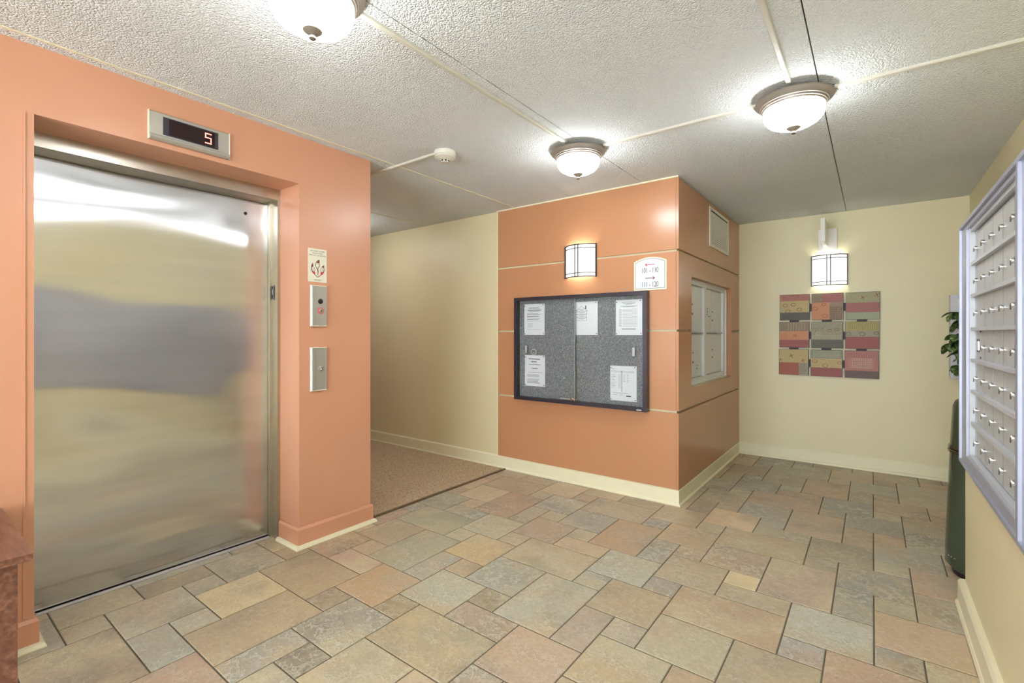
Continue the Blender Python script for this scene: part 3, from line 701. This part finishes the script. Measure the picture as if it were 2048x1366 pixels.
# ------------------------------------------------------------ air grille on the kiosk side
xs_ = XK + 0.02
vg = empty('air_grille', (xs_, 4.715, 2.21), 'white louvred air grille high on the orange side panel', 'vent')
bx('backing', (xs_, xs_ + .001, 4.385, 5.045, 2.05, 2.38), dark_gap, vg)
boxes('frame', [(xs_, xs_ + .008, 4.375, 4.405, 2.04, 2.39), (xs_, xs_ + .008, 5.02, 5.054, 2.04, 2.39), (xs_, xs_ + .008, 4.405, 5.02, 2.04, 2.06), (xs_, xs_ + .008, 4.405, 5.02, 2.365, 2.39)], sign_m, vg)
for k in range(17):
    z = 2.064 + k * .0172; bm = bmesh.new()
    q = [bm.verts.new(p) for p in ((xs_ + .001, 4.405, z), (xs_ + .006, 4.405, z + .009), (xs_ + .006, 4.405, z + .0105), (xs_ + .001, 4.405, z + .002), (xs_ + .001, 5.01, z), (xs_ + .006, 5.01, z + .009), (xs_ + .006, 5.01, z + .0105), (xs_ + .001, 5.01, z + .002))]
    for f in ((0, 1, 2, 3), (7, 6, 5, 4), (0, 4, 5, 1), (1, 5, 6, 2), (2, 6, 7, 3), (3, 7, 4, 0)): bm.faces.new([q[i] for i in f])
    put('louvre', bm, white_plastic, vg)

# ------------------------------------------------------------ parcel lockers set in the kiosk side
pl_ = empty('parcel_locker', (XK, 4.53, .842), 'grey metal parcel lockers recessed in the orange side wall', 'locker')
xr = XK - 0.035      # face of the frame; doors sit a little behind
bx('back_panel', (XK - .115, XK - .1, YW0, YW1, ZW0, ZW1), dark_gap, pl_)
YMu = 4.455
boxes('frame', [(xr - .06, xr, YW0, YW1, ZW0, ZW0 + .055), (xr - .06, xr, YW0, YW1, ZW1 - .045, ZW1), (xr - .06, xr, YW1 - .10, YW1 - .012, ZW0 + .055, ZW1 - .045), (xr - .06, xr, YW0, YW0 + .03, ZW0 + .055, ZW1 - .045), (xr - .06, xr, YMu - .03, YMu + .035, ZW0 + .055, ZW1 - .045)], locker_paint, pl_, bevel=.003)
boxes('outer_bead', [(xr, xr + .012, YW0, YW1 - .01, ZW0 + .002, ZW0 + .014), (xr, xr + .012, YW0, YW1 - .01, ZW1 - .016, ZW1 - .004), (xr, xr + .012, YW1 - .03, YW1 - .012, ZW0 + .014, ZW1 - .016)], white_plastic, pl_)
xd = xr - .022
def ldoor(y0, y1, z0, z1, name='locker_door'):
    return bx(name, (xd - .02, xd, y0 + .006, y1 - .006, z0 + .004, z1 - .004), locker_paint, pl_, .0015)
zt, zm, zb = ZW1 - .045, 1.283, ZW0 + .055
M1a, M1s, M1b = YW0 + .03, 4.115, YMu - .03
M2a, M2s, M2b = YMu + .035, 4.74, YW1 - .10
ldoor(M1a, M1s, 1.43, zt); c1 = ldoor(M1a, M1s, zm, 1.43, 'access_plate'); d1 = ldoor(M1s, M1b, zm, zt)
ldoor(M1a, M1s, zb, zm - .01, 'outgoing_slot_panel'); d2 = ldoor(M1s, M1b, zb, zm - .01)
ldoor(M2a, M2s, 1.435, zt); c2 = ldoor(M2a, M2s, zm, 1.435, 'access_plate'); d3 = ldoor(M2s, M2b, zm, zt); d4 = ldoor(M2a, M2b, zb, zm - .01)
bx('divider', (xd, xd + .016, M1a, M2b, zm - .008, zm + .002), silver_paint, pl_)
for d, yy, zz in ((d1, M1s + .03, (1.52, 1.44)), (d2, M1s + .045, (1.11, 1.03)), (d3, M2s + .035, (1.48, 1.40)), (d4, M2s + .035, (1.12, 1.05))):
    disc('key_hole', (xd, yy, zz[0]), .008, .003, '+x', lock_face, d, 10); disc('knob_hole', (xd, yy, zz[1]), .010, .003, '+x', black, d, 10)
for c_, ya, yb, za, zb_ in ((c1, M1a, M1s, zm, 1.43), (c2, M2a, M2s, zm, 1.435)):
    for u, v in ((.2, .15), (.85, .15), (.85, .55), (.2, .85), (.85, .85)):
        disc('screw', (xd, ya + (yb - ya) * u, za + (zb_ - za) * v), .006, .002, '+x', nickel, c_, 8)
for s_, y_, z_, p_ in (('13', 4.27, .985, d2), ('34', 4.545, 1.00, d4), ('163', 4.60, 1.475, d3)):
    t_ = bx('number_tag', (xd, xd + .0012, y_ - .022, y_ + .022, z_ - .045, z_ + .045), paper_m, pl_); text('number', s_, .05, (xd + .0012, y_, z_), '+x', ink_dark, t_, rot=-PI / 2 if s_ != '163' else PI / 2)
bx('black_label', (xd, xd + .001, M1a + .03, M1s - .02, zm - .06, zm - .025), black, pl_)

# ------------------------------------------------------------ mailboxes
XF = 0.318
mb = empty('mailbox_bank', (XM, 2.0, .70), 'long grey aluminium mailbox bank set in the right wall', 'mailboxes')
Y1 = 2.925; Z0, Z1 = .706, 1.742
mods = [(1.922, 2.775), (1.0, 1.79), (0.30, 0.87)]
def yframe():
    bl = [(XF, XM + .05, .25, Y1, Z0, Z0 + .045), (XF, XM + .05, .25, Y1, Z1 - .028, Z1)]
    prev = Y1
    for a, b in mods: bl.append((XF, XM + .05, b + .012, prev, Z0 + .045, Z1 - .028)); prev = a - .012
    bl.append((XF, XM + .05, .25, prev, Z0 + .045, Z1 - .028)); return bl
boxes('outer_frame', yframe(), alum, mb, bevel=.004)
boxes('frame_lip', [(XF - .008, XF, .25, Y1 + .004, Z1 - .010, Z1 + .004), (XF - .008, XF, .25, Y1 + .004, Z0 - .004, Z0 + .010), (XF - .008, XF, Y1 - .014, Y1 + .004, Z0 + .010, Z1 - .010), (XF - .008, XF, 1.835, 1.855, Z0 + .010, Z1 - .010)], alum, mb, bevel=.002)
for a, b in mods:
    boxes('inner_frame', [(XF + .008, XM + .05, b - .014, b + .012, Z0 + .045, Z1 - .028), (XF + .008, XM + .05, a - .012, a, Z0 + .045, Z1 - .028), (XF + .010, XM + .05, a, b - .014, Z1 - .044, Z1 - .028), (XF + .006, XM + .05, a, b - .014, Z0 + .045, Z0 + .058)], silver_paint, mb)
XDm = 0.343
RZ = [1.693, 1.562, 1.429, 1.290, 1.160, 1.030, .896, .765]
first = None
for mi, (a, b) in enumerate(mods):
    nc = 5 if mi < 2 else 4; pw = .1635
    ytop = 2.72 if mi == 0 else b - .014
    cols = [ytop - k * pw for k in range(nc + 1)]; cols[-1] = a
    bx('back_panel', (XDm + .03, XDm + .04, a, b, Z0 + .04, Z1 - .02), dark_gap, mb)
    if mi == 0: bx('side_filler', (XDm, XDm + .02, 2.723, b - .012, Z0 + .05, Z1 - .03), door_paint, mb)
    for r_ in range(7):
        for k in range(nc):
            d = bx('mailbox_door', (XDm, XDm + .02, cols[k + 1] + .0035, cols[k] - .0035, RZ[r_ + 1] + .002, RZ[r_] - .002), door_paint, mb, .0012)
            ly, lz = cols[k] - .020, RZ[r_] - .072
            if r_ == 3 and k == 0 and mi == 0:
                for u, v in ((.02, -.045), (.055, -.045), (.02, -.09), (.055, -.09), (.09, -.01), (.09, -.115)):
                    disc('screw', (XDm, cols[0] - u, RZ[3] + v), .0045, .003, '-x', lock_face, d, 8)
                bx('mail_slot', (XDm - .002, XDm, cols[0] - .046, cols[0] - .034, RZ[3] - .095, RZ[3] - .045), chrome, d)
                continue
            lkk = disc('lock', (XDm, ly, lz), .0085, .012, '-x', chrome, d, 12)
            if mi == 0: bx('keyway', (XDm - .0135, XDm - .011, ly - .004, ly + .004, lz - .014, lz + .001), lock_face, d)
    for k in range(1, nc): bx('seam_shade', (XDm + .0006, XDm + .02, cols[k] - .0032, cols[k] + .0032, Z0 + .06, RZ[0]), dark_gap, mb)  # dark strips stand in for the shade in the door seams
    boxes('shelf_edge', [(XDm - .015, XDm, a, b - .014, z - .0065, z + .0065) for z in RZ[1:7]], silver_paint, mb, bevel=.002)
for k, s_ in ((3, '702'), (2, '7'), (1, '7')):
    text('sticker_number', s_, .024 if k == 3 else .018, (XDm - .0005, 2.72 - k * .1635 - .05, RZ[1] - .060), '-x', white_plastic, mb)

# ------------------------------------------------------------ back wall things
es = empty('exit_sign', (-.345, YB, 2.19), 'white sign box projecting edge on from a square mount above the back wall lamp', 'sign')
bx('wall_mount', (-.421, -.271, YB - .035, YB, 2.08, 2.285), white_plastic, es, .004, 2)
bx('sign_body', (-.379, -.345, YB - .36, YB - .035, 2.115, 2.33), white_plastic, es, .003, 2)
bx('lens_strip', (-.374, -.350, YB - .355, YB - .06, 2.110, 2.115), sign_white, es)
o = bx('cable_cover', (-.338, -.322, YB - .010, YB, 2.036, 2.08), white_plastic); tag(o, 'short white cable cover between the sign box and the back wall lamp', 'cable duct')
art = empty('wall_art', (-.35, YB, 1.26), 'wall art of nine square painted panels joined by dark battens', 'artwork')
C = dict(pink=((176, 92, 92), (205, 132, 112)), mus=((188, 168, 108), (206, 182, 126)), blk=((58, 54, 52), (84, 82, 76)), rose=((158, 84, 92), (172, 100, 102)), org=((206, 128, 90), (220, 146, 104)),
         hat=((128, 112, 104), (176, 146, 116)), sage=((150, 154, 116), (180, 174, 132)), mint=((146, 162, 136), (172, 180, 150)), red=((140, 62, 66), (160, 76, 80)), brn=((118, 100, 84), (156, 130, 104)),
         gry=((140, 138, 120), (170, 164, 140)), dk=((70, 74, 70), (92, 94, 86)), olive=((160, 152, 84), (190, 176, 104)), blu=((122, 132, 124), (158, 154, 130)), brick=((158, 66, 52), (172, 80, 62)), pnk2=((170, 96, 104), (196, 124, 120)), plum=((84, 62, 66), (104, 80, 80)))
AM = {k: art_mat('art_' + k, srgb(*[x * .74 + y * .26 for x, y in zip(a, (150, 138, 112))]), srgb(*[x * .74 + y * .26 for x, y in zip(b, (150, 138, 112))])) for k, (a, b) in C.items()}
amark = {'d': plain('art_dark_mark', srgb(96, 66, 48), .7), 'l': plain('art_light_mark', srgb(206, 200, 166), .7), 'r': plain('art_red_mark', srgb(140, 58, 40), .7), 'k': plain('art_black_mark', srgb(44, 40, 42), .7)}
def o_(u, v, r=.022): return ringp(u, v, r, r * .8, .0035, 12)
def x_(u, v, s=.02): return [seg(u - s, v - s * .5, u + s, v + s * .6, .004), seg(u - s * .4, v + s, u + s * .5, v - s, .004)]
vert = lambda u0, u1, v0, v1, n: [seg(u0 + (u1 - u0) * k / n, v0, u0 + (u1 - u0) * k / n, v1, .002) for k in range(n + 1)]
horz = lambda u0, u1, v0, v1, n: [seg(u0, v0 + (v1 - v0) * k / n, u1, v0 + (v1 - v0) * k / n, .002) for k in range(n + 1)]
hatch = [seg(.15 + .013 * k, .0 + .004, .15 + .013 * k, .13, .002) for k in range(8)] + [seg(.15, .01 + .013 * k, .245, .01 + .013 * k, .002) for k in range(9)]
T = 0.257
ARTS = [[([(0, 1, 0, .3, 'blk'), (0, 1, .3, .74, 'mus'), (0, 1, .74, 1, 'pink')], [('d', vert(.02, .24, .2, .25, 22)), ('d', o_(.12, .155) + o_(.17, .105) + o_(.05, .15) + o_(.07, .09))], 'square panel with pink, mustard and black bands'),
         ([(0, .58, 0, .66, 'org'), (.58, 1, 0, .66, 'hat'), (0, .35, .66, 1, 'brn'), (.35, 1, .66, 1, 'rose')], [('d', hatch), ('r', o_(.1, .15, .018) + o_(.03, .11) + o_(.11, .04))], 'square panel with rose block over orange and crosshatch'),
         ([(0, 1, 0, .27, 'mint'), (0, 1, .27, .62, 'rose'), (0, 1, .62, 1, 'sage')], [('r', x_(.13, .205) + x_(.235, .225))], 'square panel with two brown crosses on green over rose')],
        [([(0, 1, 0, .3, 'red'), (0, 1, .3, .64, 'org'), (0, 1, .64, 1, 'brn')], [('l', vert(.08, .22, .17, .25, 6)), ('r', [seg(.02, .1, .06, .1, .002), seg(.06, .1, .06, .13, .002), seg(.02, .13, .06, .13, .002), seg(.02, .1, .02, .13, .002)] + o_(.14, .12, .014))], 'square panel with brown, orange and dark red bands'),
         ([(0, 1, 0, .32, 'dk'), (0, 1, .32, 1, 'gry')], [('l', vert(.01, .24, .09, .13, 18) + o_(.06, .14, .02)), ('d', vert(.01, .1, .18, .2, 8) + o_(.15, .17, .018) + o_(.21, .18, .018))], 'centre square panel with grey scribbles over charcoal'),
         ([(0, 1, 0, .44, 'red'), (0, 1, .44, .67, 'gry'), (0, 1, .67, 1, 'olive')], [('d', vert(.03, .24, .18, .25, 14)), ('k', o_(.025, .14, .02) + o_(.13, .14, .022) + o_(.235, .147, .018))], 'square panel with black rings between olive and dark red')],
        [([(0, .68, 0, .48, 'brick'), (.68, 1, 0, .48, 'gry'), (0, 1, .48, 1, 'mus')], [('k', x_(.11, .19)), ('r', x_(.21, .145) + x_(.015, .15, .013)), ('d', horz(.18, .24, .02, .11, 6))], 'square panel with crosses on mustard over brick red'),
         ([(0, 1, 0, .33, 'red'), (0, 1, .33, .68, 'mus'), (0, 1, .68, 1, 'blu')], [('r', o_(.035, .145) + o_(.12, .105) + o_(.235, .135, .018)), ('l', horz(.02, .24, .19, .24, 4))], 'square panel with blue grey, tan rings and red band'),
         ([(0, 1, 0, .27, 'plum'), (0, 1, .27, 1, 'pnk2')], [('l', vert(.06, .2, .09, .19, 10) + horz(.03, .22, .1, .18, 5)), ('d', vert(.02, .24, .19, .24, 12))], 'square panel of scratched pink over a plum band')]]
for ri, row in enumerate(ARTS):
    for ci, (bands, marks, lb) in enumerate(row):
        ax = -.752 + ci * .2745 - ri * .004; az = 1.408 - ri * .2735 - (ci * .002)
        p_ = bx('art_panel', (ax, ax + T, YB - .038, YB - .012, az, az + T), black, art, .002, label=lb)
        for (u0, u1, v0, v1, k) in bands:
            m_ = .003
            flat('painted_band', [rect(max(m_, u0 * T), min(T - m_, u1 * T), max(m_, v0 * T), min(T - m_, v1 * T))], (ax, YB - .038, az), '-y', AM[k], p_, .001)
        for (k, ps) in marks:
            ps = [[(min(max(u, .003), T - .003), min(max(v, .003), T - .003)) for u, v in q] for q in ps]
            tag(flat('painted_marks', ps, (ax, YB - .039, az), '-y', amark[k], p_, .0006), kind='stuff')
        if ci < 2: bx('batten', (ax + T - .012, ax + T + .030, YB - .030, YB - .014, az + .085, az + .16), plain('dark_batten', srgb(62, 44, 40), .6) if 'dark_batten' not in bpy.data.materials else bpy.data.materials['dark_batten'], art)
        if ri < 2: bx('batten', (ax + .085, ax + .165, YB - .030, YB - .014, az - .026, az + .012), bpy.data.materials['dark_batten'], art)

ep = empty('electrical_panel', (.58, YB, 1.25), 'grey metal electrical cabinet on the back wall behind the plant', 'cabinet')
bx('cabinet_box', (.525, XR - .002, YB - .10, YB, .896, 1.600), silver_paint, ep, .003)
bx('cabinet_door', (.572, XR - .004, YB - .106, YB - .1, .945, 1.565), white_plastic, ep, .001)

# ------------------------------------------------------------ litter bin
cn = empty('trash_can', (.484, 3.47, 0), 'dark green metal litter bin with domed top behind the mailbox wall', 'litter bin')
cc = (.482, 3.47, 0)
bm = bmesh.new(); lathe(bm, [(0, .030), (.150, .030), (.170, .055), (.169, .13), (.151, .640), (.0, .640)], cc, 48); put('body', bm, can_m, cn, 40)
bm = bmesh.new(); lathe(bm, [(0, 0), (.140, 0), (.146, .030), (0, .030)], cc, 40); put('foot', bm, black, cn, 40)
bm = bmesh.new(); lathe(bm, [(.150, .640), (.159, .643), (.159, .655), (.152, .660), (.158, .665), (.156, .675), (.142, .677)], cc, 48); put('rim', bm, can_ring, cn, 30)
bm = bmesh.new(); lathe(bm, [(.150, .675), (.148, .72), (.143, .82), (.139, .885), (.128, .915), (.100, .935), (.055, .944), (0, .946)], cc, 48); put('dome_lid', bm, can_m, cn, 40)
for k in range(3):
    a = PI + .35 + k * .12
    disc('rivet', (cc[0] + .1695 * math.cos(a), cc[1] + .1695 * math.sin(a), .10), .004, .003, '-y', chrome, cn, 8)


# ------------------------------------------------------------ plant on a low stand
ts = empty('plant_stand', (.585, 5.2, 0), 'low grey stand in the corner behind the litter bin', 'stand')
bx('top', (.528, .648, 5.02, 5.34, .48, .50), table_dark, ts, .003)
for x in (.545, .63):
    for y in (5.04, 5.32): bx('leg', (x - .009, x + .009, y - .009, y + .009, 0, .48), table_dark, ts)
pt_ = empty('potted_plant', (.588, 5.18, .5), 'bushy green potted plant in front of the electrical cabinet', 'plant')
pc = (.588, 5.18, 0)
bm = bmesh.new(); lathe(bm, [(0, .5), (.038, .5), (.054, .62), (.057, .625), (.057, .640), (.050, .640), (.048, .625), (0, .622)], pc, 28); put('pot', bm, terra, pt_, 40)
bm = bmesh.new(); lathe(bm, [(0, .624), (.047, .624), (.03, .630), (0, .632)], pc, 16); put('soil', bm, soil_m, pt_, 40)
rl = random.Random(7)
bm = bmesh.new(); stems = bm
tube(bm, [(.588, 5.18, .62), (.584, 5.17, .9), (.578, 5.15, 1.2), (.57, 5.13, 1.42)], [.007, .006, .005, .003], 8)
tube(bm, [(.592, 5.185, .62), (.60, 5.16, .85), (.595, 5.13, 1.1), (.59, 5.10, 1.3)], [.006, .005, .004, .003], 8)
def leaf_mesh():
    bm = bmesh.new(); n = 6; L_, R_ = [], []; mid = []
    for k in range(n + 1):
        t = k / n; wd = .031 * math.sin(PI * min(1, t * .92 + .04)) ** .8; zz = -.022 * t * t
        mid.append(bm.verts.new((t * .072, 0, zz))); L_.append(bm.verts.new((t * .078, wd, zz + .006 * math.sin(PI * t)))); R_.append(bm.verts.new((t * .078, -wd, zz + .006 * math.sin(PI * t))))
    for k in range(n):
        bm.faces.new((mid[k], mid[k + 1], L_[k + 1], L_[k])); bm.faces.new((mid[k + 1], mid[k], R_[k], R_[k + 1]))
    bmesh.ops.solidify(bm, geom=bm.faces[:], thickness=.0006)
    me = bpy.data.meshes.new('leaf'); bm.to_mesh(me); bm.free(); me.materials.append(leaf_m)
    for p in me.polygons: p.use_smooth = True
    return me
lm = leaf_mesh()
whorls = [(.505, 5.02, 1.44), (.545, 5.06, 1.36), (.520, 5.0, 1.26), (.492, 5.02, 1.20), (.560, 5.02, 1.28), (.575, 5.1, 1.46), (.555, 5.05, 1.14), (.570, 5.06, 1.22), (.572, 5.15, 1.38), (.550, 5.2, 1.22), (.570, 5.0, 1.10), (.55, 5.1, 1.02)]
for (wx, wy, wz) in whorls:
    wx += .012
    tube(stems, [(.582, 5.155, wz - .12), ((wx + .582) / 2, (wy + 5.155) / 2, wz - .02), (wx, wy, wz)], [.003, .002, .0015], 6)
    n = rl.choice([5, 6, 7]); ph = rl.uniform(0, 2 * PI)
    for k in range(n):
        a = ph + 2 * PI * k / n; o = bpy.data.objects.new('leaf', lm); COL.objects.link(o); o.parent = pt_
        s_ = rl.uniform(1.1, 1.5)
        dx = math.cos(a) * .08 * s_
        if wx + dx > .60: s_ = min(s_, max(.25, (.625 - wx) / (abs(math.cos(a)) * .075 + .03)))
        o.location = V((wx, wy, wz)) - wl(pt_); o.rotation_euler = (rl.uniform(-.3, .3), rl.uniform(.1, .8), a); o.scale = (s_,) * 3
put('stem', stems, stem_m, pt_, 60)

# ------------------------------------------------------------ wooden side table by the lift
tb = empty('side_table', (-2.36, -.1, 0), 'brown stained wooden side table at the lower left by the lift', 'table')
tx0, tx1, ty0, ty1, tz = -2.675, -2.050, -.62, .284, .60
bx('tabletop', (tx0, tx1, ty0, ty1, tz - .022, tz), wood, tb, .002)
boxes('apron', [(tx0 + .05, tx1 - .07, ty1 - .075, ty1 - .055, tz - .08, tz - .022), (tx0 + .05, tx1 - .07, ty0 + .055, ty0 + .075, tz - .08, tz - .022), (tx1 - .06, tx1 - .04, ty0 + .07, ty1 - .09, tz - .08, tz - .022), (tx0 + .02, tx0 + .04, ty0 + .07, ty1 - .09, tz - .08, tz - .022)], wood, tb)
for x in (tx0 + .05, tx1 - .065):
    for y in (ty0 + .065, ty1 - .065): bx('leg', (x - .035, x + .035, y - .035, y + .035, 0, tz - .022), wood, tb, .002)
